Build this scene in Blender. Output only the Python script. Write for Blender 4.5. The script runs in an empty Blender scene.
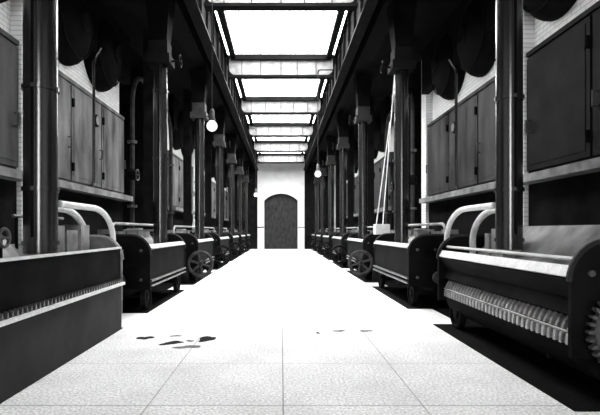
import bpy, bmesh, math, random
from mathutils import Vector, Matrix
random.seed(7)
sc = bpy.context.scene
COL = sc.collection
PI = math.pi

# ---------------------------------------------------------------- materials
def mat(name, col, rough=0.6, metal=0.0, var=0.35, scale=3.0, grain=0.15, spec=0.5, streak=False):
    m = bpy.data.materials.new(name); m.use_nodes = True
    nt = m.node_tree; N = nt.nodes; L = nt.links
    b = N['Principled BSDF']
    b.inputs['Roughness'].default_value = rough
    b.inputs['Metallic'].default_value = metal
    b.inputs['Specular IOR Level'].default_value = spec
    tc = N.new('ShaderNodeTexCoord')
    n1 = N.new('ShaderNodeTexNoise'); n1.inputs['Scale'].default_value = scale; n1.inputs['Detail'].default_value = 6
    n2 = N.new('ShaderNodeTexNoise'); n2.inputs['Scale'].default_value = 60; n2.inputs['Detail'].default_value = 2
    if streak:
        mp = N.new('ShaderNodeMapping'); mp.inputs['Scale'].default_value = (1.0, 1.0, 0.35)
        L.new(tc.outputs['Object'], mp.inputs['Vector']); L.new(mp.outputs[0], n1.inputs['Vector'])
    else:
        L.new(tc.outputs['Object'], n1.inputs['Vector'])
    L.new(tc.outputs['Object'], n2.inputs['Vector'])
    r1 = N.new('ShaderNodeMapRange'); r1.inputs['From Min'].default_value = .3; r1.inputs['From Max'].default_value = .7
    r1.inputs['To Min'].default_value = 1 - var; r1.inputs['To Max'].default_value = 1 + var
    r2 = N.new('ShaderNodeMapRange'); r2.inputs['From Min'].default_value = .3; r2.inputs['From Max'].default_value = .7
    r2.inputs['To Min'].default_value = 1 - grain; r2.inputs['To Max'].default_value = 1 + grain
    L.new(n1.outputs['Fac'], r1.inputs['Value']); L.new(n2.outputs['Fac'], r2.inputs['Value'])
    mu = N.new('ShaderNodeMath'); mu.operation = 'MULTIPLY'
    L.new(r1.outputs[0], mu.inputs[0]); L.new(r2.outputs[0], mu.inputs[1])
    m2 = N.new('ShaderNodeMath'); m2.operation = 'MULTIPLY'; m2.use_clamp = True; m2.inputs[1].default_value = col
    L.new(mu.outputs[0], m2.inputs[0])
    L.new(m2.outputs[0], b.inputs['Base Color'])
    return m

def emis(name, s):
    m = bpy.data.materials.new(name); m.use_nodes = True
    nt = m.node_tree; nt.nodes.remove(nt.nodes['Principled BSDF'])
    e = nt.nodes.new('ShaderNodeEmission'); e.inputs['Strength'].default_value = s
    e.inputs['Color'].default_value = (1, 1, 1, 1)
    nt.links.new(e.outputs[0], nt.nodes['Material Output'].inputs['Surface'])
    return m

def brick_mat(name, c1, c2, mortar):
    m = bpy.data.materials.new(name); m.use_nodes = True
    nt = m.node_tree; N = nt.nodes; L = nt.links; b = N['Principled BSDF']
    b.inputs['Roughness'].default_value = .85
    tc = N.new('ShaderNodeTexCoord'); sx = N.new('ShaderNodeSeparateXYZ'); cx = N.new('ShaderNodeCombineXYZ')
    L.new(tc.outputs['Object'], sx.inputs[0]); L.new(sx.outputs['Y'], cx.inputs['X']); L.new(sx.outputs['Z'], cx.inputs['Y'])
    br = N.new('ShaderNodeTexBrick'); br.inputs['Scale'].default_value = 1.0
    br.inputs['Brick Width'].default_value = .24; br.inputs['Row Height'].default_value = .085
    br.inputs['Mortar Size'].default_value = .008
    for k, v in (('Color1', c1), ('Color2', c2), ('Mortar', mortar)):
        br.inputs[k].default_value = (v, v, v, 1)
    L.new(cx.outputs[0], br.inputs['Vector'])
    L.new(br.outputs['Color'], b.inputs['Base Color'])
    return m

def floor_mat():
    m = bpy.data.materials.new('concrete_floor'); m.use_nodes = True
    nt = m.node_tree; N = nt.nodes; L = nt.links; b = N['Principled BSDF']
    b.inputs['Roughness'].default_value = .8; b.inputs['Specular IOR Level'].default_value = .3
    tc = N.new('ShaderNodeTexCoord'); sp = N.new('ShaderNodeSeparateXYZ'); L.new(tc.outputs['Object'], sp.inputs[0])
    n1 = N.new('ShaderNodeTexNoise'); n1.inputs['Scale'].default_value = 1.3; n1.inputs['Detail'].default_value = 8
    n2 = N.new('ShaderNodeTexNoise'); n2.inputs['Scale'].default_value = 38; n2.inputs['Detail'].default_value = 3
    for n in (n1, n2): L.new(tc.outputs['Object'], n.inputs['Vector'])
    r1 = N.new('ShaderNodeMapRange'); r1.inputs['From Min'].default_value = .3; r1.inputs['From Max'].default_value = .7
    r1.inputs['To Min'].default_value = .72; r1.inputs['To Max'].default_value = .9
    L.new(n1.outputs['Fac'], r1.inputs['Value'])
    r2 = N.new('ShaderNodeMapRange'); r2.inputs['From Min'].default_value = .3; r2.inputs['From Max'].default_value = .7
    r2.inputs['To Min'].default_value = .6; r2.inputs['To Max'].default_value = 1.25
    L.new(n2.outputs['Fac'], r2.inputs['Value'])
    mu = N.new('ShaderNodeMath'); mu.operation = 'MULTIPLY'; L.new(r1.outputs[0], mu.inputs[0]); L.new(r2.outputs[0], mu.inputs[1])
    cur = mu.outputs[0]
    def joint(axis, pos, w, dark):
        nonlocal cur
        d = N.new('ShaderNodeMath'); d.operation = 'SUBTRACT'; L.new(sp.outputs[axis], d.inputs[0]); d.inputs[1].default_value = pos
        a = N.new('ShaderNodeMath'); a.operation = 'ABSOLUTE'; L.new(d.outputs[0], a.inputs[0])
        g = N.new('ShaderNodeMath'); g.operation = 'LESS_THAN'; L.new(a.outputs[0], g.inputs[0]); g.inputs[1].default_value = w
        k = N.new('ShaderNodeMath'); k.operation = 'MULTIPLY_ADD'; L.new(g.outputs[0], k.inputs[0]); k.inputs[1].default_value = -dark; k.inputs[2].default_value = 1
        o = N.new('ShaderNodeMath'); o.operation = 'MULTIPLY'; L.new(cur, o.inputs[0]); L.new(k.outputs[0], o.inputs[1])
        cur = o.outputs[0]
    joint('X', 0.02, .007, .6); joint('X', -1.22, .006, .5); joint('X', 1.3, .006, .5)
    for y, dk in ((4.4, .4), (5.8, .2), (7.62, .12)): joint('Y', y, .012, dk)
    L.new(cur, b.inputs['Base Color'])
    return m

M = dict(
    iron=mat('black_iron', .007, .6, 0, .6, 2.5, spec=.015),
    iron_gloss=mat('black_painted_pipe', .012, .21, 0, .4, 4, spec=1.0, streak=True),
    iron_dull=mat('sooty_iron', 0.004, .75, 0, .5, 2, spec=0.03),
    steel=mat('worn_steel', 0.1, .38, .5, .3, 8, spec=0.3),
    gate=mat('grimy_gate_iron', 0.035, .6, 0, .5, 5, spec=0.08),
    pale=mat('pale_painted_iron', 0.34, .5, 0, .45, 5, spec=.3),
    white=mat('white_paint_and_highlight', .75, .4, 0, .15, 6),
    panel_lit=mat('lit_grey_casing', 0.12, .5, 0, .8, 2.2, spec=0.1, streak=True),  # brighter-lit copy of the casing, light put into the colour
    panel_shade=mat('shaded_grey_casing', 0.04, .5, 0, .7, 2.2, spec=0.08, streak=True),  # same casing in weaker light, shade put into the colour
    apron=mat('dull_sheet_iron', 0.028, .6, 0, .4, 1.6, spec=0.06),
    grate=mat('cast_links', .36, .42, .3, .3, 9, spec=.3),
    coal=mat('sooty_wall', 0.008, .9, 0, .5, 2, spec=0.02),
    beam=mat('light_girder_paint', 0.19, .6, 0, .3, 4, spec=0.05),
    oil=mat('oil_stain', 0.006, .7, 0, .4, 6, spec=0.03),
    oilgrey=mat('damp_stain', .15, .8, 0, .4, 6, spec=.2),
    plaster=mat('whitewashed_plaster', .7, .9, 0, .12, 1.2),
    door=mat('dark_door_timber', 0.035, .6, 0, .4, 6, spec=0.05, streak=True),
    roof=mat('dark_roof_boards', 0.005, .9, 0, .3, 2, spec=0.02),
    brick=brick_mat('whitewashed_brick', .9, .8, .55),
    floor=floor_mat(),
    panel_deep_shade=mat('deep_shaded_casing', .008, .6, 0, .5, 2, spec=.05),  # same casing again, darkened for the dim near end
    mid=mat('grey_sheet_plate', .2, .6, 0, .5, 3, spec=.15),
    glass=emis('daylit_skylight_glass', 23.0),
    pane=emis('daylit_window_glass', 18.0),
    bulb=emis('opal_lamp_glass', 2.2),
)

# ---------------------------------------------------------------- mesh builder
class MB:
    def __init__(s, f=None): s.bm = bmesh.new(); s.f = f or (lambda u, v, w: (u, v, w))
    def V(s, p): return s.bm.verts.new(s.f(*p))
    def F(s, vs):
        try: return s.bm.faces.new(vs)
        except ValueError: return None
    def box(s, u0, u1, v0, v1, w0, w1):
        P = [s.V((u, v, w)) for u in (u0, u1) for v in (v0, v1) for w in (w0, w1)]
        for q in ((0, 1, 3, 2), (4, 6, 7, 5), (0, 4, 5, 1), (2, 3, 7, 6), (0, 2, 6, 4), (1, 5, 7, 3)): s.F([P[i] for i in q])
        return s
    def prism(s, prof, u0, u1, axis=0):
        """prof: list of 2-tuples; axis 0 -> (v,w) extruded in u; 1 -> (u,w) in v; 2 -> (u,v) in w"""
        def pt(a, p): return {0: (a, p[0], p[1]), 1: (p[0], a, p[1]), 2: (p[0], p[1], a)}[axis]
        A = [s.V(pt(u0, p)) for p in prof]; B = [s.V(pt(u1, p)) for p in prof]
        n = len(prof); s.F(A); s.F(B[::-1])
        for i in range(n): s.F([A[i], A[(i + 1) % n], B[(i + 1) % n], B[i]])
        return s
    def strip(s, prof, t, u0, u1):
        """open (v,w) polyline thickened by t, extruded along u"""
        n = len(prof); off = []
        for i in range(n):
            a = prof[max(i - 1, 0)]; b = prof[min(i + 1, n - 1)]
            d = Vector((b[0] - a[0], b[1] - a[1])); d.normalize()
            off.append((prof[i][0] - d.y * t, prof[i][1] + d.x * t))
        return s.prism(list(prof) + off[::-1], u0, u1)
    def tube(s, pts, r, n=8, closed=False, caps=True):
        P = [Vector(p) for p in pts]; m = len(P); rings = []
        up = None
        for i in range(m):
            if closed: d = P[(i + 1) % m] - P[i - 1]
            else: d = P[min(i + 1, m - 1)] - P[max(i - 1, 0)]
            d.normalize()
            if up is None:
                up = Vector((0, 0, 1)) if abs(d.z) < .9 else Vector((1, 0, 0))
            x = up - d * up.dot(d); x.normalize(); up = x; y = d.cross(x)
            rr = r[i] if isinstance(r, (list, tuple)) else r
            rings.append([s.V(P[i] + x * math.cos(2 * PI * k / n) * rr + y * math.sin(2 * PI * k / n) * rr) for k in range(n)])
        for i in range(m if closed else m - 1):
            a, b = rings[i], rings[(i + 1) % m]
            for k in range(n): s.F([a[k], a[(k + 1) % n], b[(k + 1) % n], b[k]])
        if not closed and caps: s.F(rings[0][::-1]); s.F(rings[-1])
        return s
    def lathe(s, prof, c, axis=2, n=24):
        """prof: (radius, along) pairs about an axis through c"""
        rings = []
        for r, a in prof:
            ring = []
            for k in range(n if r > 1e-6 else 1):
                t = 2 * PI * k / n; x, y = r * math.cos(t), r * math.sin(t)
                o = {2: (x, y, a), 0: (a, x, y), 1: (x, a, y)}[axis]
                ring.append(s.V((c[0] + o[0], c[1] + o[1], c[2] + o[2])))
            rings.append(ring)
        for a, b in zip(rings, rings[1:]):
            for k in range(n):
                q = [a[k % len(a)], a[(k + 1) % len(a)], b[(k + 1) % len(b)], b[k % len(b)]]
                q = list(dict.fromkeys(q))
                if len(q) > 2: s.F(q)
        for ring, rev in ((rings[0], True), (rings[-1], False)):
            if len(ring) > 2: s.F(ring[::-1] if rev else ring)
        return s
    def build(s, name, m, parent=None, loc=None, smooth=True):
        bmesh.ops.recalc_face_normals(s.bm, faces=s.bm.faces)
        me = bpy.data.meshes.new(name); s.bm.to_mesh(me); s.bm.free()
        for q in (m if isinstance(m, list) else [m]): me.materials.append(q)
        if smooth:
            me.shade_smooth(); me.set_sharp_from_angle(angle=.6)
        o = bpy.data.objects.new(name, me); COL.objects.link(o)
        if parent: o.parent = parent
        if loc: o.location = loc
        return o

def thing(name, label, cat, loc, group=None):
    o = bpy.data.objects.new(name, None); COL.objects.link(o); o.location = loc
    o.empty_display_size = .3
    o['label'] = label; o['category'] = cat
    if group: o['group'] = group
    return o
def tag(o, label, cat, group=None):
    o['label'] = label; o['category'] = cat
    if group: o['group'] = group
    return o
def struct(o): o['kind'] = 'structure'; return o
KIDS = {}
def copy_tree(o, parent=None):
    c = o.copy(); COL.objects.link(c)
    if parent: c.parent = parent
    for ch in list(o.children): copy_tree(ch, c)
    return c
def arc(c, r, a0, a1, n):
    r2 = r if isinstance(r, tuple) else (r, r)
    return [(c[0] + r2[0] * math.cos(a0 + (a1 - a0) * i / n), c[1] + r2[1] * math.sin(a0 + (a1 - a0) * i / n)) for i in range(n + 1)]
def bent(pts, rad, n=8):
    """polyline with rounded corners"""
    P = [Vector(p) for p in pts]; out = [P[0]]
    for i in range(1, len(P) - 1):
        a = (P[i - 1] - P[i]); b = (P[i + 1] - P[i])
        r = min(rad, a.length * .95, b.length * .95); a.normalize(); b.normalize()
        p0 = P[i] + a * r; p2 = P[i] + b * r
        # circular-like quadratic blend
        for k in range(n + 1):
            t = k / n
            q = p0 * (1 - t) ** 2 + P[i] * 2 * t * (1 - t) + p2 * t * t
            out.append(P[i] * 0 + q * .82 + (p0 + (p2 - p0) * t) * .18)
    out.append(P[-1]); return out
ORD = ['nearest', 'second nearest', 'third nearest', 'fourth nearest', 'fifth nearest', 'sixth nearest', 'farthest']

# ---------------------------------------------------------------- camera
cam = bpy.data.cameras.new('camera'); co = bpy.data.objects.new('camera', cam); COL.objects.link(co)
cam.sensor_width = 36; cam.lens = 480 / 600 * 36; cam.shift_x = 19 / 600; cam.shift_y = 23.5 / 600
co.location = (0, 0, 1.6); co.rotation_euler = (PI / 2, 0, 0); cam.clip_end = 200
sc.camera = co

# ---------------------------------------------------------------- setting
END = 42.7
FIRST = 8.9
b = MB().box(-7.5, 7.5, -5.4, END + .4, -.3, 0); struct(b.build('floor', M['floor'], smooth=False))

def side_wall(s, alley0, alley1, name):
    m = MB()
    def sl(x0, x1, y0, y1, z0=0, z1=8.1): m.box(min(s * x0, s * x1), max(s * x0, s * x1), y0, y1, z0, z1)
    sl(4.72, 5.1, -5, alley0); sl(4.72, 5.1, alley1, END)
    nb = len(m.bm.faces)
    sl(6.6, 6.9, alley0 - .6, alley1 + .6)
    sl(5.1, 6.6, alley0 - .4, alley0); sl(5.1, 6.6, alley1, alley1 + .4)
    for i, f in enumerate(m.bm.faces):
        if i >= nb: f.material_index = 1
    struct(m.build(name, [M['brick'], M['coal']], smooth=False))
side_wall(-1, 14.0, 19.4, 'wall_left'); side_wall(1, 15.5, 19.9, 'wall_right')

for i, (s, y0, y1) in enumerate(((-1, 8.37, 8.63), (1, 8.94, 9.18), (1, 14.97, 15.45), (-1, 24.92, 25.18), (1, 25.77, 26.03))):
    struct(MB().box(min(s * 4.52, s * 4.72), max(s * 4.52, s * 4.72), y0, y1, 0, 7.1).build('trim_%d' % (i + 2), M['brick'], smooth=False))

# end wall with an arched doorway
def arch_pts(hw, spring, top, n=14):
    rise = top - spring; R = (hw * hw + rise * rise) / (2 * rise); a = math.asin(hw / R)
    return [(R * math.sin(a - 2 * a * i / n), top - R + R * math.cos(a - 2 * a * i / n)) for i in range(n + 1)]  # right to left
DW, DS, DT = 1.48, 4.3, 4.92
m = MB()
m.prism([(-7, 0), (-DW, 0), (-DW, DS)] + arch_pts(DW, DS, DT)[::-1][1:-1] + [(DW, DS), (DW, 0), (7, 0), (7, 8.1), (-7, 8.1)], END, END + .4, axis=1)
struct(m.build('wall_end', M['coal'], smooth=False))
m = MB().prism([(-2.08, 0), (-DW, 0), (-DW, DS)] + arch_pts(DW, DS, DT)[::-1][1:-1] + [(DW, DS), (DW, 0), (2.08, 0), (2.08, 8.0), (-2.08, 8.0)], END - .25, END, axis=1)
struct(m.build('wall_end_pier', M['plaster'], smooth=False))
m = MB().box(-2.08, -DW - .02, END - .28, END - .25, 1.9, 1.97).box(DW + .02, 2.08, END - .28, END - .25, 1.9, 1.97)
struct(m.build('trim_1', M['coal'], smooth=False))
d = struct(MB().prism([(-DW, 0), (-DW, DS)] + arch_pts(DW, DS, DT)[::-1][1:-1] + [(DW, DS), (DW, 0)], END + .2, END + .28, axis=1).build('door_1', M['door'], smooth=False))
for x0, x1 in ((-DW, -.03), (.03, DW)):
    lf = MB()
    k = 7; w = (x1 - x0) / k
    for i in range(k): lf.box(x0 + i * w + .01, x0 + (i + 1) * w - .01, END + .15, END + .2, .02, 4.2)
    for z in (.5, 2.1, 3.7): lf.box(x0 + .03, x1 - .03, END + .12, END + .15, z, z + .2)
    lf.build('door_leaf', M['door'], d, smooth=False)
MB().lathe([(.0, 0), (.05, 0), (.05, .04), (0, .05)], (.15, END + .08, 1.25), axis=1, n=12).build('door_knob', M['steel'], d)

# wall behind the camera with a tall window
m = MB().box(-7, -1.1, -5.4, -5, 0, 8.1).box(1.1, 7, -5.4, -5, 0, 8.1).box(-1.1, 1.1, -5.4, -5, 0, 1.0).box(-1.1, 1.1, -5.4, -5, 6.6, 8.1)
struct(m.build('wall_rear', M['coal'], smooth=False))
w = struct(MB().box(-1.1, 1.1, -5.25, -5.23, 1.0, 6.6).build('window_7', M['pane'], smooth=False))
for x in (-1.05, -.37, .37, 1.05): MB().box(x - .04, x + .04, -5.22, -5.12, 1.0, 6.6).build('glazing_bar', M['iron_dull'], w, smooth=False)
for z in (1.05, 2.4, 3.8, 5.2, 6.55): MB().box(-1.1, 1.1, -5.22, -5.14, z - .04, z + .04).build('glazing_bar', M['iron_dull'], w, smooth=False)

# roof with the long opening for the skylights
m = MB().box(-7, -1.97, -5.4, END + .4, 8.1, 8.3).box(1.97, 7, -5.4, END + .4, 8.1, 8.3)
m.box(-1.97, 1.97, -5.4, FIRST, 8.1, 8.3).box(-1.97, 1.97, 40.3, END + .4, 8.1, 8.3)
struct(m.build('ceiling', M['roof'], smooth=False))

BEAMS = [12.3 + 5.6 * i for i in range(6)]
edges = [FIRST] + BEAMS
for i in range(6):
    y0, y1 = edges[i] + .1, edges[i + 1] - .1
    w = struct(MB().box(-1.97, 1.97, y0, y1, 8.14, 8.16).build('window_%d' % (i + 1), M['glass'], smooth=False))
    fr = MB()
    for s in (-1, 1): fr.box(s * 1.77 - .1, s * 1.77 + .1, y0, y1, 7.98, 8.13)
    fr.box(-1.86, 1.86, y0, y0 + .12, 8.0, 8.13).box(-1.86, 1.86, y1 - .12, y1, 7.93, 8.13)
    fr.build('window_frame', M['iron_dull'], w, smooth=False)
    for k in range(1, 7): MB().box(-1.75 + k * .5 - .006, -1.75 + k * .5 + .006, y0 + .1, y1 - .1, 8.09, 8.13).build('glazing_bar', M['pale'], w, smooth=False)

# cross beams below the roof
def make_beam():
    t = thing('roof_beam', '', 'beam', (0, 0, 7.3), 'cross beams of the skylight')
    hw = 1.93; r = .26
    prof = [(-hw, .72), (-hw, .08 + r)] + [(-hw + r - r * math.cos(a), .08 + r - r * math.sin(a)) for a in (.4, .8, 1.2)] + [(-hw + r, .08), (hw - r, .08)] + \
           [(hw - r + r * math.sin(a), .08 + r - r * math.cos(a)) for a in (.4, .8, 1.2)] + [(hw, .08 + r), (hw, .72)]
    MB().prism(prof, -.06, .06, axis=1).build('web', M['beam'], t, smooth=False)
    MB().box(-1.95, 1.95, -.15, .15, 0, .08).build('bottom_flange', M['iron_dull'], t, smooth=False)
    MB().box(-1.95, 1.95, -.15, .15, .72, .80).build('top_flange', M['iron_dull'], t, smooth=False)
    for x in (-1.45, -.75, 0, .6, 1.3):
        MB().box(x - .012, x + .012, -.085, -.06, .1, .72).build('stiffener', M['apron'], t, smooth=False)
    for s in (-1, 1):
        MB().prism([(s * 1.93, .08), (s * 1.93, .34)] + [(s * (1.93 - .26 * (1 - math.cos(a))), .34 - .26 * math.sin(a)) for a in (.5, 1.0, 1.5)], -.1, -.06, axis=1).build('corner_gusset', M['iron_dull'], t, smooth=False)
    return t
beam0 = make_beam()
for i, y in enumerate(BEAMS):
    o = beam0 if i == 0 else copy_tree(beam0)
    o.location = (0, y, 7.3)
    o['label'] = ('pale riveted cross beam under skylight, cut by the top edge of the photo' if i == 0 else
                  'pale cross beam under the skylights, %s of the six' % ['', 'second from camera', 'third from camera', 'fourth from camera', 'fifth from camera', 'the one farthest away by the end wall'][i])

for s, nm in ((-1, 'left'), (1, 'right')):
    t = thing('roof_girder', 'long dark riveted girder along the %s edge of the skylights' % nm, 'girder', (s * 2.12, 19, 6.95), 'girders beside the skylights')
    MB().box(-.03, .03, -20, END - 19, .06, 1.1).build('web', M['iron_dull'], t, smooth=False)
    MB().box(-.14, .14, -20, END - 19, 0, .06).build('bottom_flange', M['iron'], t, smooth=False)
    for k in range(28): MB().box(-.1, .1, -9 + k * 1.12, -8.97 + k * 1.12, .06, 1.1).build('stiffener', M['iron_dull'], t, smooth=False)

# coal bunkers over the boilers, one each side, with an outlet hopper over each chute
CH_L = [(2.93, 5.85)] + [(2.88, 11.45 + 5.5 * k) for k in range(6)]
CH_R = [(2.98, 6.27)] + [(2.98, 11.87 + 5.6 * k) for k in range(6)]
for s, nm, CH in ((-1, 'left', CH_L), (1, 'right', CH_R)):
    t = thing('coal_bunker', 'long black overhead coal bunker above the %s row of boilers' % nm, 'bunker', (s * 3.6, 20, 7.2), 'overhead coal bunkers')
    MB(lambda u, v, w: (s * v, u, w)).prism([(-.95, .25), (-.6, 0), (.9, 0), (1.1, .2), (1.1, .88), (-.95, .88)], -20, END - 20.05).build('trough', M['iron_dull'], t, smooth=False)
    for x, y in CH:
        c = (s * x - s * 3.6, y - 20)
        h = MB(); A = [h.V((c[0] + a * .3, c[1] + e * .3, .02)) for a, e in ((-1, -1), (1, -1), (1, 1), (-1, 1))]
        B = [h.V((c[0] + a * .2, c[1] + e * .2, -1.1)) for a, e in ((-1, -1), (1, -1), (1, 1), (-1, 1))]
        for i in range(4): h.F([A[i], A[(i + 1) % 4], B[(i + 1) % 4], B[i]])
        h.F(A); h.F(B); h.build('outlet', M['iron_dull'], t, smooth=False)

# ---------------------------------------------------------------- boilers
def make_boiler(s, L, pm, ds=0):
    f = lambda u, v, w: (s * v, u, w)
    t = thing('boiler', '', 'boiler', (0, 0, 0), 'boilers along the aisle')
    h = L / 2
    # casing: lower furnace front, dark, and the panelled upper front
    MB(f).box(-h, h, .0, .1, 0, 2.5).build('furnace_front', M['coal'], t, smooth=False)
    MB(f).box(-h, h, 0, .1, 2.5, 4.9).box(-h, h, -.05, 0, 4.82, 4.9).build('casing', pm, t, smooth=False)
    led = MB(f).prism([(-.3, 2.46), (-.3, 2.6), (0, 2.66), (0, 2.46)], -h, h)
    led.build('ledge', M['mid'], t, smooth=False)
    n = 3; w = L / n
    for k in range(n):
        u0 = -h + k * w + .03; u1 = -h + (k + 1) * w - .03
        dm = MB(f).box(u0, u1, -.045, -.0, 2.7, 4.78)
        dm.box(u0 + .1, u1 - .1, -.055, -.045, 2.8, 4.7)
        dd = dm.build('header_door', pm, t, smooth=False)
        hd = MB(f).tube([(u1 - .12, -.05, 3.4), (u1 - .12, -.12, 3.4), (u1 - .12, -.12, 3.62), (u1 - .12, -.05, 3.62)], .022, 6)
        hd.build('door_handle', M['steel'], dd)
        for z in (3.0, 4.4): MB(f).lathe([(0, -.09), (.035, -.09), (.035, .09), (0, .09)], (u0 + .03, -.07, z), axis=2, n=8).build('hinge', M['iron'], dd)
    # steam drums: domed ends above the front
    MB(f).box(-h, h, -.22, 0, 5.85, 7.19).build('drum_saddle', M['iron_dull'], t, smooth=False)
    for u in (-1.0 + ds, .98 + ds):
        prof = [(0, -.42), (.3, -.40), (.58, -.33), (.8, -.2), (.9, -.06), (.93, .05), (.93, .118)]
        dr = MB(f).lathe(prof, (u, 0, 6.12), axis=1, n=36).build('steam_drum', M['iron_dull'], t)
        rg = MB(f).tube([(u + .78 * math.cos(a), -.24, 6.12 + .78 * math.sin(a)) for a in [2 * PI * k / 40 for k in range(40)]], .018, 6, closed=True)
        rg.build('rivet_ring', M['iron'], dr)
        mh = MB(f).lathe([(0, -.47), (.18, -.47), (.22, -.43), (.22, -.38)], (u, 0, 6.12), axis=1, n=20)
        mh.build('manhole_cover', M['iron'], dr)
    # standpipe up the middle of the front with its water gauge
    MB(f).tube(bent([(-.02, -.05, 2.62), (-.02, -.2, 2.68), (-.02, -.2, 5.6), (-.02, -.38, 5.9)], .1, 4), .035, 8).build('standpipe', M['iron_gloss'], t)
    g = MB(f).lathe([(0, -.12), (.13, -.12), (.15, -.1), (.15, -.05)], (.45, 0, 4.3), axis=1, n=20).build('pressure_gauge', M['iron'], t)
    MB(f).lathe([(0, -.125), (.11, -.125), (.11, -.12)], (.45, 0, 4.3), axis=1, n=20).build('gauge_dial', M['mid'], g)
    return t
BOI_L = [(3.3, 8.35), (8.65, 13.95), (19.6, 24.9), (25.2, 30.5), (30.8, 36.1), (36.4, 41.7)]
BOI_R = [(3.3, 8.92), (9.2, 14.95), (20.0, 25.75), (26.05, 31.8), (32.1, 37.8)]
for s, nm, B, pm in ((-1, 'left', BOI_L, M['panel_lit']), (1, 'right', BOI_R, M['panel_shade'])):
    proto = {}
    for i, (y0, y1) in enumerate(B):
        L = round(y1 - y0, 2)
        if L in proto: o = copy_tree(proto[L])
        else: o = proto[L] = make_boiler(s, L, (M['panel_deep_shade'] if s > 0 else M['panel_shade']) if i == 0 else pm, (.95 if s > 0 else .6) if i == 0 else 0)
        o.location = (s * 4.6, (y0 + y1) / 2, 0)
        o['label'] = ('grey' if s < 0 else 'shaded grey') + ' boiler front, %s on the %s' % (
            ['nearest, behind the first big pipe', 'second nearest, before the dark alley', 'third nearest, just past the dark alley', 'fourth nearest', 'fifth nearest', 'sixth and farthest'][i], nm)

# steam loops standing in the alleys
def loop_pipe(s, y0, y1, top, x, r, label):
    t = thing('steam_pipe', label, 'pipe', (s * x, (y0 + y1) / 2, 0), 'steam pipes in the alleys')
    h = (y1 - y0) / 2
    MB().tube(bent([(0, -h, 0), (0, -h, top), (0, h, top), (0, h, 0)], h * .95, 10), r, 10).build('pipe', M['gate'], t)
    for u in (-h, h):
        for z in (2.3, 4.2): MB().lathe([(r, 0), (r * 2, 0), (r * 2, .07), (r, .07)], (0, u, z), n=14).build('flange', M['steel'], t)
    vv = MB().lathe([(r, 0), (r * 2.2, .08), (r * 2.2, .25), (r, .33)], (0, -h, 3.1), n=14).build('valve', M['iron'], t)
    MB().tube([(-s * (.16), -h + .16 * math.cos(a), 3.26 + .16 * math.sin(a)) for a in [2 * PI * k / 20 for k in range(20)]], .016, 6, closed=True).tube([(0, -h, 3.26), (-s * .16, -h, 3.26)], .015, 6).tube([(-s * .16, -h - .16, 3.26), (-s * .16, -h + .16, 3.26)], .012, 6).build('handwheel', M['steel'], vv)
loop_pipe(-1, 14.2, 16.4, 6.4, 4.4, .07, 'tall looped black steam pipe in the left alley, nearer of the two')
loop_pipe(-1, 16.9, 19.2, 6.3, 4.4, .07, 'tall looped black steam pipe in the left alley, farther of the two')
loop_pipe(1, 15.7, 17.3, 6.3, 4.3, .07, 'tall looped black steam pipe in the right alley, nearer of the two')
loop_pipe(1, 18.0, 19.6, 6.2, 4.3, .07, 'tall looped black steam pipe in the right alley, farther of the two')

# ---------------------------------------------------------------- stokers
def rounded_plate(v1, top, bot=.3, r=.38):
    return [(0, bot), (0, top - r)] + [(r - r * math.cos(a), top - r + r * math.sin(a)) for a in [PI / 2 * k / 8 for k in range(1, 9)]] + [(v1, top), (v1, bot)]

def wheel(m, u, v, w, r, t):
    m.lathe([(0, -t), (r * .3, -t), (r * .35, -t * .4), (r * .8, -t * .4), (r * .85, -t), (r, -t), (r, t), (r * .85, t), (r * .8, t * .4), (r * .35, t * .4), (r * .3, t), (0, t)], (u, v, w), axis=1, n=24)

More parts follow.
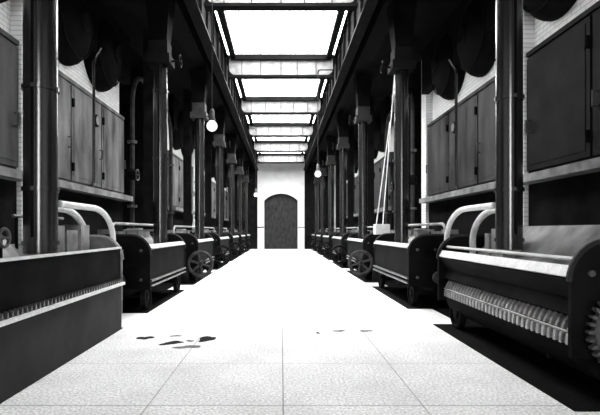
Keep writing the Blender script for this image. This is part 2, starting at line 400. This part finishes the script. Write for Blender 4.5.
def make_stoker(s, L, kind, fly):
    f = lambda u, v, w: (s * (v - .6), u - L / 2, w)
    t = thing('stoker', '', 'stoker', (0, 0, 0), 'mechanical stokers along the aisle')
    D = 1.25
    prof = rounded_plate(D, 1.5, .25 if kind == 'apron' else .42)
    for u0 in (0, L - .05):
        p = MB(f).prism(prof, u0, u0 + .05).build('side_plate', M['mid' if (kind == 'apron' and u0 > 0) else 'iron'], t, smooth=False)
        rim = [q for q in prof[1:-1]]
        ru = u0 + .025
        MB(f).tube([(ru, v, w) for v, w in rim], .032, 6).build('rim', M['pale'] if (kind == 'apron') else M['apron'], p)
        if u0 == 0:
            for v in (.18, .55, .95):
                for w in (.62, 1.2): MB(f).lathe([(0, -.03), (.03, -.03), (.03, 0)], (0, v, w), axis=0, n=8).build('bolt', M['steel'], p)
            bl = MB(f).lathe([(0, -.1), (.11, -.1), (.13, -.04), (.13, 0)], (0, .62, .62), axis=0, n=16)
            bl.build('bearing', M['steel'], p)
    # front of the hopper
    a, e = .05, L - .05
    if kind == 'grate':
        MB(f).strip([(.03, 1.15), (.085, 1.25)], .03, a, e).build('lip', M['white'], t, smooth=False)  # white colour paints the skylight highlight on the tilted lip
        MB(f).tube([(a, .15, 1.32), (e, .15, 1.32)], .022, 8).build('top_rail', M['white'], t)
        MB(f).strip([(.1, .79), (.16, .95), (.04, 1.15)], .03, a, e).build('hopper_front', M['iron'], t, smooth=False)
        MB(f).box(a, e, .2, .26, .8, 1.1).build('coal_gate', M['iron'], t, smooth=False)
        # travelling grate wrapped round the front drum
        C = (.48, .52); R = .40
        MB(f).lathe([(R - .035, a), (R - .035, e)], (0, C[0], C[1]), axis=0, n=28).build('grate_drum', M['iron_dull'], t)
        nl = 34; pw = (e - a) / nl
        for row, (a0, a1) in enumerate([(2.5, 2.84), (2.93, 3.2)]):
            for k in range(nl):
                u0 = a + k * pw + pw * .3; u1 = u0 + pw * .38
                MB(f).prism(arc(C, R, a0, a1, 3) + arc(C, R - .04, a1, a0, 3), u0, u1).build('grate_link', M['grate'], t, smooth=False)
        for a0 in (2.885,):
            rod = MB(f).tube([(a, C[0] + (R - .005) * math.cos(a0), C[1] + (R - .005) * math.sin(a0)), (e, C[0] + (R - .005) * math.cos(a0), C[1] + (R - .005) * math.sin(a0))], .012, 6)
            rod.build('grate_rod', M['pale'], t)
        gear = MB(f); gc = (-.09, .47, .68); gr = .33
        gear.lathe([(.26, -.03), (gr, -.03), (gr, .03), (.26, .03)], gc, axis=0, n=40)
        gear.lathe([(0, -.06), (.07, -.06), (.07, .09), (0, .09)], gc, axis=0, n=16)
        for k in range(32):
            q = 2 * PI * k / 32; c0, s0 = math.cos(q), math.sin(q); w_ = .018
            P = [(gc[1] + r_ * c0 - w_ * sg * s0, gc[2] + r_ * s0 + w_ * sg * c0) for r_, sg in ((gr - .01, -1), (gr + .05, -.7), (gr + .05, .7), (gr - .01, 1))]
            gear.prism(P, gc[0] - .03, gc[0] + .03)
        for k in range(5):
            q = 2 * PI * k / 5
            gear.tube([(gc[0], gc[1] + .05 * math.cos(q), gc[2] + .05 * math.sin(q)), (gc[0], gc[1] + .28 * math.cos(q), gc[2] + .28 * math.sin(q))], .025, 6)
        gear.build('drive_gear', M['steel'], t)
    elif kind == 'apron':
        MB(f).box(a, e, .02, .05, .76, 1.3).build('hopper_front', M['iron'], t, smooth=False)
        MB(f).box(a, e, .0, .06, 1.3, 1.33).build('lip', M['white'], t, smooth=False)
        st = MB(f).box(a, e, -.06, .03, .72, .76)
        st.build('angle_iron', M['white'], t, smooth=False)
        te = MB(f)
        for k in range(44):
            u = a + (k + .5) * (e - a) / 44
            te.prism([(u - .028, .76), (u + .028, .76), (u, .83)], -.02, .02, axis=1)
        te.build('tooth_strip', M['steel'], t, smooth=False)
        MB(f).strip([(.03, .0), (.03, .4), (.03, .72)], .03, a, e).build('apron', M['apron'], t, smooth=False)
    else:
        MB(f).box(a, e, .02, .05, .62, 1.24).build('hopper_front', M['iron'], t, smooth=False)
        MB(f).strip([(.0, 1.22), (.07, 1.30)], .03, a, e).build('lip', M['pale'], t, smooth=False)
        for w_ in (.58, .48): MB(f).box(a - .03, e + .03, -.03, .05, w_, w_ + .035).build('trim_rail', M['steel'], t, smooth=False)
        MB(f).box(a, e, .02, .05, .515, .58).build('sill', M['iron'], t, smooth=False)
        uf = MB(f).box(a, e, .3, 1.1, .42, .52)
        uf.build('underframe', M['iron_dull'], t, smooth=False)
    # inside the hopper
    if kind in ('grate', 'apron'):
        MB(f).prism([(.42, .95), (.42, 1.0), (1.0, 1.66), (1.04, 1.64)], a, L * (.53 if s < 0 else .76)).build('back_plate', M['pale' if s < 0 else 'mid'], t, smooth=False)
        MB(f).prism([(.42, .95), (.42, 1.0), (.85, 1.42), (.9, 1.40)], L * (.53 if s < 0 else .76), e).build('back_plate', M['mid'], t, smooth=False)
        # feed gear casings on the far half
        for u0, u1, hh in (((.66, .72, 1.66), (.74, .83, 1.6), (.86, .94, 1.68)) if s < 0 else ((.62, .72, 1.62), (.74, .78, 1.55))):
            MB(f).box(L * u0, L * u1, .45, .72, 1.03, hh).build('feed_casing', M['pale'], t, smooth=False)
        if s < 0: MB(f).tube([(L * .55, .8, 1.78), (L * .9, .8, 1.78)], .022, 8).build('feed_shaft', M['steel'], t)
        for k in range(6 if s < 0 else 0):
            u = L * (.57 + k * .055); MB(f).tube([(u, .8, 1.78), (u, .8, 1.35)], .02, 6).build('feed_rod', M['iron'], t)
        for v, u1, r, top in ((.2, L + .12, .045, 1.93), (.5, L - .24, .05, 1.90)):
            n = 12; us = L * .52 + (.1 if v < .3 else .28)
            bendu = .85; P = [(us, v, top)] + [(u1 - bendu + bendu * math.sin(q), v, top - .48 + .48 * math.cos(q)) for q in [PI / 2 * k / n for k in range(n + 1)]] + [(u1, v, 1.1)]
            MB(f).tube(P, r, 10).build('bent_tube', M['white'], t)
        # regulating valve on the near half
        if kind == 'apron':
            vx = L * .22
            va = MB(f).lathe([(.11, 1.2), (.11, 1.5), (.07, 1.55), (.05, 1.75), (.08, 1.77), (.08, 1.82), (0, 1.84)], (vx, .3, 0), axis=2, n=14).build('control_valve', M['iron'], t)
            MB(f).tube([(vx + .09 * math.cos(q), .16, 1.52 + .09 * math.sin(q)) for q in [2 * PI * k / 20 for k in range(20)]], .018, 6, closed=True).tube([(vx, .3, 1.52), (vx, .16, 1.52)], .018, 6).tube([(vx - .09, .16, 1.52), (vx + .09, .16, 1.52)], .012, 6).build('handwheel', M['steel'], va)
        sw = MB(f).prism([(a, 1.2), (a, 1.62), (L * .17, 1.62), (L * .17, 1.2)], .78, .9, axis=1)
        sw.build('switch_box', M['pale'], t, smooth=False)
    else:
        MB(f).prism([(.40, .95), (.40, 1.0), (.95, 1.5), (1.0, 1.48)], a, e).build('back_plate', M['mid'], t, smooth=False)
        for u0, u1, hh in ((.08, .14, 1.62), (.2, .34, 1.58), (.62, .72, 1.66), (.8, .9, 1.6)): MB(f).box(L * u0, L * u1, .86, 1.15, 1.36, hh).build('feed_casing', M['pale'], t, smooth=False)
        MB(f).tube(bent([(-.05, .75, 1.2), (-.05, .75, 1.74), (L + .05, .75, 1.74), (L + .05, .75, 1.2)], .2, 6), .03, 8).build('bent_tube', M['pale'], t)
        MB(f).tube([(0.05, .55, 1.60), (e, .55, 1.60)], .02, 8).build('feed_shaft', M['steel'], t)
    # running wheels
    if kind != 'apron':
        wr = .25 if kind == 'grate' else .25
        for u in (.28 if kind != 'grate' else .75, L - .28):
            for v in ((.24 if u > 1 else .62) if kind == 'grate' else .16, 1.05):
                wm = MB(f); wheel(wm, u, v, wr, wr, .05); wm.build('wheel', M['iron'], t)
        for u in (.28 if kind != 'grate' else .75, L - .28): MB(f).tube([(u, .2, wr), (u, 1.05, wr)], .03, 8).build('axle', M['iron'], t)
        MB(f).box(.1, L - .1, .55, .75, wr, .5).build('chassis', M['iron_dull'], t, smooth=False)
    if fly:
        fc = (-.3, -.12, .58); R = .36
        fm = MB(f).tube([(fc[0], fc[1] + R * math.cos(q), fc[2] + R * math.sin(q)) for q in [2 * PI * k / 32 for k in range(32)]], .05, 8, closed=True)
        for k in range(6):
            q = 2 * PI * k / 6 + .3
            fm.tube([(fc[0], fc[1], fc[2]), (fc[0], fc[1] + R * math.cos(q), fc[2] + R * math.sin(q))], .034, 6)
        fm.lathe([(0, -.06), (.08, -.06), (.08, .06), (0, .06)], fc, axis=0, n=14)
        fm.build('flywheel', M['gate'] if fly == 2 else M['iron'], t)
        MB(f).tube([(fc[0] - .08, fc[1], fc[2]), (.2, fc[1], fc[2])], .035, 8).box(.02, .3, -.2, .1, .5, .64).build('shaft', M['iron'], t)
        # a small engine casing beside the wheel
        MB(f).lathe([(0, -.02), (.2, -.02), (.2, .5), (.16, .56), (0, .56)], (-.25, .45, .0), axis=2, n=18).lathe([(0, 0), (.12, 0), (.12, .4), (0, .4)], (-.25, .45, .54), axis=2, n=16).build('engine', M['iron'], t)
    return t

def shade_sheet_at(s, y0, y1, y2, label):  # adds a dark sheet for the shade and soot below a stoker
    o = MB().prism([(s * 2.6, y0), (s * 2.6, y1), (s * 3.1, y1), (s * 3.1, y2), (s * 4.28, y2), (s * 4.28, y0)], 0, .012, axis=2).build('shade_sheet', M['iron_dull'], smooth=False)
    tag(o, label, 'shade sheet', 'dark sheets for shade and soot under the stokers')

XF = 2.66
L_SPANS = [(3.9, 7.85)] + [(9.5 + 5.5 * k, 12.95 + 5.5 * k) for k in range(6)]
R_SPANS = [(4.4, 8.15)] + [(10.0 + 5.6 * k, 13.75 + 5.6 * k) for k in range(6)]
DESC = {('l', 0): 'black stoker hopper with white toothed edge and plain apron, nearest on the left',
        ('r', 0): 'black chain grate stoker with rows of bright links, nearest on the right'}
for s, nm, SP, CH in ((-1, 'left', L_SPANS, CH_L), (1, 'right', R_SPANS, CH_R)):
    pr = None
    for k, (y0, y1) in enumerate(SP):
        L = y1 - y0
        if k == 0: o = make_stoker(s, L, 'apron' if s < 0 else 'grate', 0)
        elif k == 1: o = make_stoker(s, L, 'plain', 0)
        elif k == 2: o = pr = make_stoker(s, L, 'plain', 2)
        elif k == 3: o = pr = make_stoker(s, L, 'plain', 1)
        else: o = copy_tree(pr)
        o.location = (s * (XF + .6 - (.07 if s < 0 else 0)), (y0 + y1) / 2, .012 if k or s > 0 else .012)
        if k == 0: o['label'] = DESC[(nm[0], 0)]
        elif k == 1: o['label'] = 'black wheeled stoker without flywheel, second nearest on the %s' % nm
        else: o['label'] = 'black wheeled stoker with a spoked flywheel, %s on the %s' % (ORD[k], nm)
        shade_sheet_at(s, y0 - (.15 if k < 2 else .75), y1 + .05, (SP[k + 1][0] - (.16 if k < 1 else .76)) if k < 6 else y1 + .1, 'dark sheet for shade and soot under the %s stoker on the %s' % (ORD[k], nm))

# ---------------------------------------------------------------- coal chutes
def make_chute(s, r, z0, gm='gate'):
    t = thing('coal_chute', '', 'chute', (0, 0, 0), 'round coal chutes down to the stokers')
    MB().lathe([(r, z0), (r, 5.55)], (0, 0, 0), n=32).build('pipe', M['iron_gloss'], t)
    for z in (z0 + .1, z0 + .75, 3.3, 4.9):
        MB().lathe([(r, 0), (r + .018, 0), (r + .018, .05), (r, .05)], (0, 0, z), n=32).build('collar', M['iron_gloss'], t)
    MB().box(-.014, .014, -r - .016, -r + .01, z0 + .2, 5.5).build('seam', M['iron'], t, smooth=False)
    g = MB().box(-.28, .28, -.28, .28, 5.55, 5.75).box(-.22, .22, -.22, .22, 5.75, 6.08).build('gate_box', M[gm], t, smooth=False)
    MB().tube([(-s * .28, 0, 5.65), (-s * .5, 0, 5.65)], .025, 8).tube([(-s * .48, .14 * math.cos(q), 5.65 + .14 * math.sin(q)) for q in [2 * PI * k / 20 for k in range(20)]], .02, 6, closed=True).build('gate_wheel', M['iron'], g)
    return t
for s, nm, CH, r0 in ((-1, 'left', CH_L, .195), (1, 'right', CH_R, .165)):
    first = make_chute(s, r0, 1.33 if s < 0 else 1.36, 'iron'); second = make_chute(s, .165, 1.3, 'iron'); pr = make_chute(s, .165, 1.3, 'gate' if s < 0 else 'apron')
    for k, (x, y) in enumerate(CH):
        o = first if k == 0 else second if k == 1 else (pr if k == 2 else copy_tree(pr))
        o.location = (s * x, y, 0)
        o['label'] = 'round black coal chute pipe down into the %s stoker on the %s' % (ORD[k], nm)

# ---------------------------------------------------------------- columns
def make_column(s):
    t = thing('steel_column', '', 'column', (0, 0, 0), 'steel columns between the stokers')
    MB().box(-.012, .012, -.13, .13, .03, 7.2).build('web', M['iron_dull'], t, smooth=False)
    for e in (-1, 1): MB().box(-.14, .14, e * .14 - .012, e * .14 + .012, .03, 7.2).build('flange', M['iron'], t, smooth=False)
    MB().box(-.25, .25, -.25, .25, 0, .03).build('base_plate', M['iron'], t, smooth=False)
    return t
for s, nm, y0 in ((-1, 'left', 13.6), (1, 'right', 14.45)):
    pr = make_column(s)
    for k in range(5):
        o = pr if k == 0 else copy_tree(pr)
        o.location = (s * 3.72, y0 + (5.5 if s < 0 else 5.6) * k, 0)
        o['label'] = 'dark steel column standing behind the gap past the %s stoker on the %s' % (['second', 'third', 'fourth', 'fifth', 'sixth'][k], nm)

# ---------------------------------------------------------------- hanging lamps
def make_lamp(s, drop):
    t = thing('pendant_lamp', '', 'lamp', (0, 0, 0), 'opal globe lamps on long cords')
    top = 6.93
    MB().tube([(0, 0, .3), (0, 0, top - drop)], .012, 6).build('cord', M['gate'], t)
    MB().lathe([(.02, .34), (.05, .3), (.055, .16), (.075, .13), (.075, .1)], (0, 0, 0), n=16).build('socket', M['steel'], t)
    R = .105
    MB().lathe([(0, -R)] + [(R * math.sin(a), -R * math.cos(a)) for a in [PI * k / 12 for k in range(1, 11)]] + [(.05, .11)], (0, 0, 0), n=24).build('globe', M['bulb'], t)
    MB().tube([(s * .12, 0, top - drop), (0, 0, top - drop)] if False else bent([(s * .55, 0, top - drop + .04), (0, 0, top - drop + .04), (0, 0, top - drop - .1)], .08, 5), .02, 8).build('arm', M['iron'], t)
    return t
for s, x, y, z, lab in ((-1, -1.38, 9.6, 3.7, 'white globe lamp on a cord, largest, hanging at the left'),
                        (1, 1.23, 16.0, 3.5, 'white globe lamp hanging on the right side of the aisle'),
                        (-1, -1.32, 25.2, 3.5, 'small white globe lamp far down the left, beside the end wall')):
    o = make_lamp(s, z); o.location = (x, y, z); o['label'] = lab
    for ch in o.children:
        if ch.name.startswith('arm') and y: pass

# ---------------------------------------------------------------- chain pull on the right, between stokers two and three
t = thing('damper_pull', 'pair of pale ropes slanting down to a white box by the second right stoker', 'ropes', (2.95, 14.0, 0))
MB().tube([(.45, 0, 7.19), (.02, 0, 1.8)], .018, 6).build('rope', M['white'], t)
MB().tube([(.25, .1, 4.8), (-.12, .25, 1.8)], .016, 6).build('rope', M['white'], t)
MB().box(-.2, .2, -.12, .3, 1.5, 1.8).build('counterweight', M['white'], t, smooth=False)
MB().box(-.05, .05, .0, .1, 0, 1.5).build('post', M['iron'], t, smooth=False)

# ---------------------------------------------------------------- stains on the floor
def stain(x, y, rx, ry, m, label, ang=0):
    mb = MB(); n = 22; ph = [random.uniform(0, 6.28) for _ in range(3)]
    P = []
    for k in range(n):
        q = 2 * PI * k / n; r = 1 + .22 * math.sin(2 * q + ph[0]) + .16 * math.sin(3 * q + ph[1]) + .1 * math.sin(5 * q + ph[2])
        a, b_ = rx * r * math.cos(q), ry * r * math.sin(q)
        P.append((a * math.cos(ang) - b_ * math.sin(ang), a * math.sin(ang) + b_ * math.cos(ang)))
    mb.prism(P, 0, .003, axis=2)
    o = mb.build('oil_stain', m, None, (x, y, 0), smooth=False)
    tag(o, label, 'stain', 'wet patches on the floor')
def px(x, y): z = 768 / (y - 231); return (x - 281) * z / 480, z
for x, y, rx, ry, mm, lab, an in (
    (145, 338, .11, .10, 'oil', 'small dark wet patch on the floor, leftmost of all', .5),
    (172, 343, .15, .10, 'oil', 'dark wet patch on the floor, second from the left', .4),
    (176, 336, .08, .035, 'oil', 'thin dark streak on the floor just behind the second patch', 0),
    (190, 341, .05, .06, 'oilgrey', 'tiny grey wet spot between the dark floor patches', 0),
    (207, 339, .12, .17, 'oil', 'largest dark wet patch on the floor, left of the centre joint', -.7),
    (188, 347, .16, .09, 'oilgrey', 'faint grey damp patch on the floor in front of the dark ones', .2),
    (318, 333, .03, .05, 'oil', 'tiny dark dot on the floor right of the centre joint', 0),
    (339, 331, .09, .045, 'oil', 'narrow dark wet patch on the floor, middle of the right three', 0),
    (366, 331, .09, .045, 'oil', 'narrow dark wet patch on the floor, rightmost of all', 0)):
    X, Y = px(x, y); stain(X, Y, rx, ry, M[mm], lab, an)

# ---------------------------------------------------------------- light
w = bpy.data.worlds.new('world'); sc.world = w; w.use_nodes = True
bg = w.node_tree.nodes['Background']; bg.inputs['Color'].default_value = (1, 1, 1, 1); bg.inputs['Strength'].default_value = .12

vs = sc.view_settings
sc.display_settings.display_device = 'sRGB'
vs.view_transform = 'Standard'; vs.look = 'None'; vs.gamma = 1; vs.use_curve_mapping = False; vs.exposure = 0.0
sc.cycles.max_bounces = 6
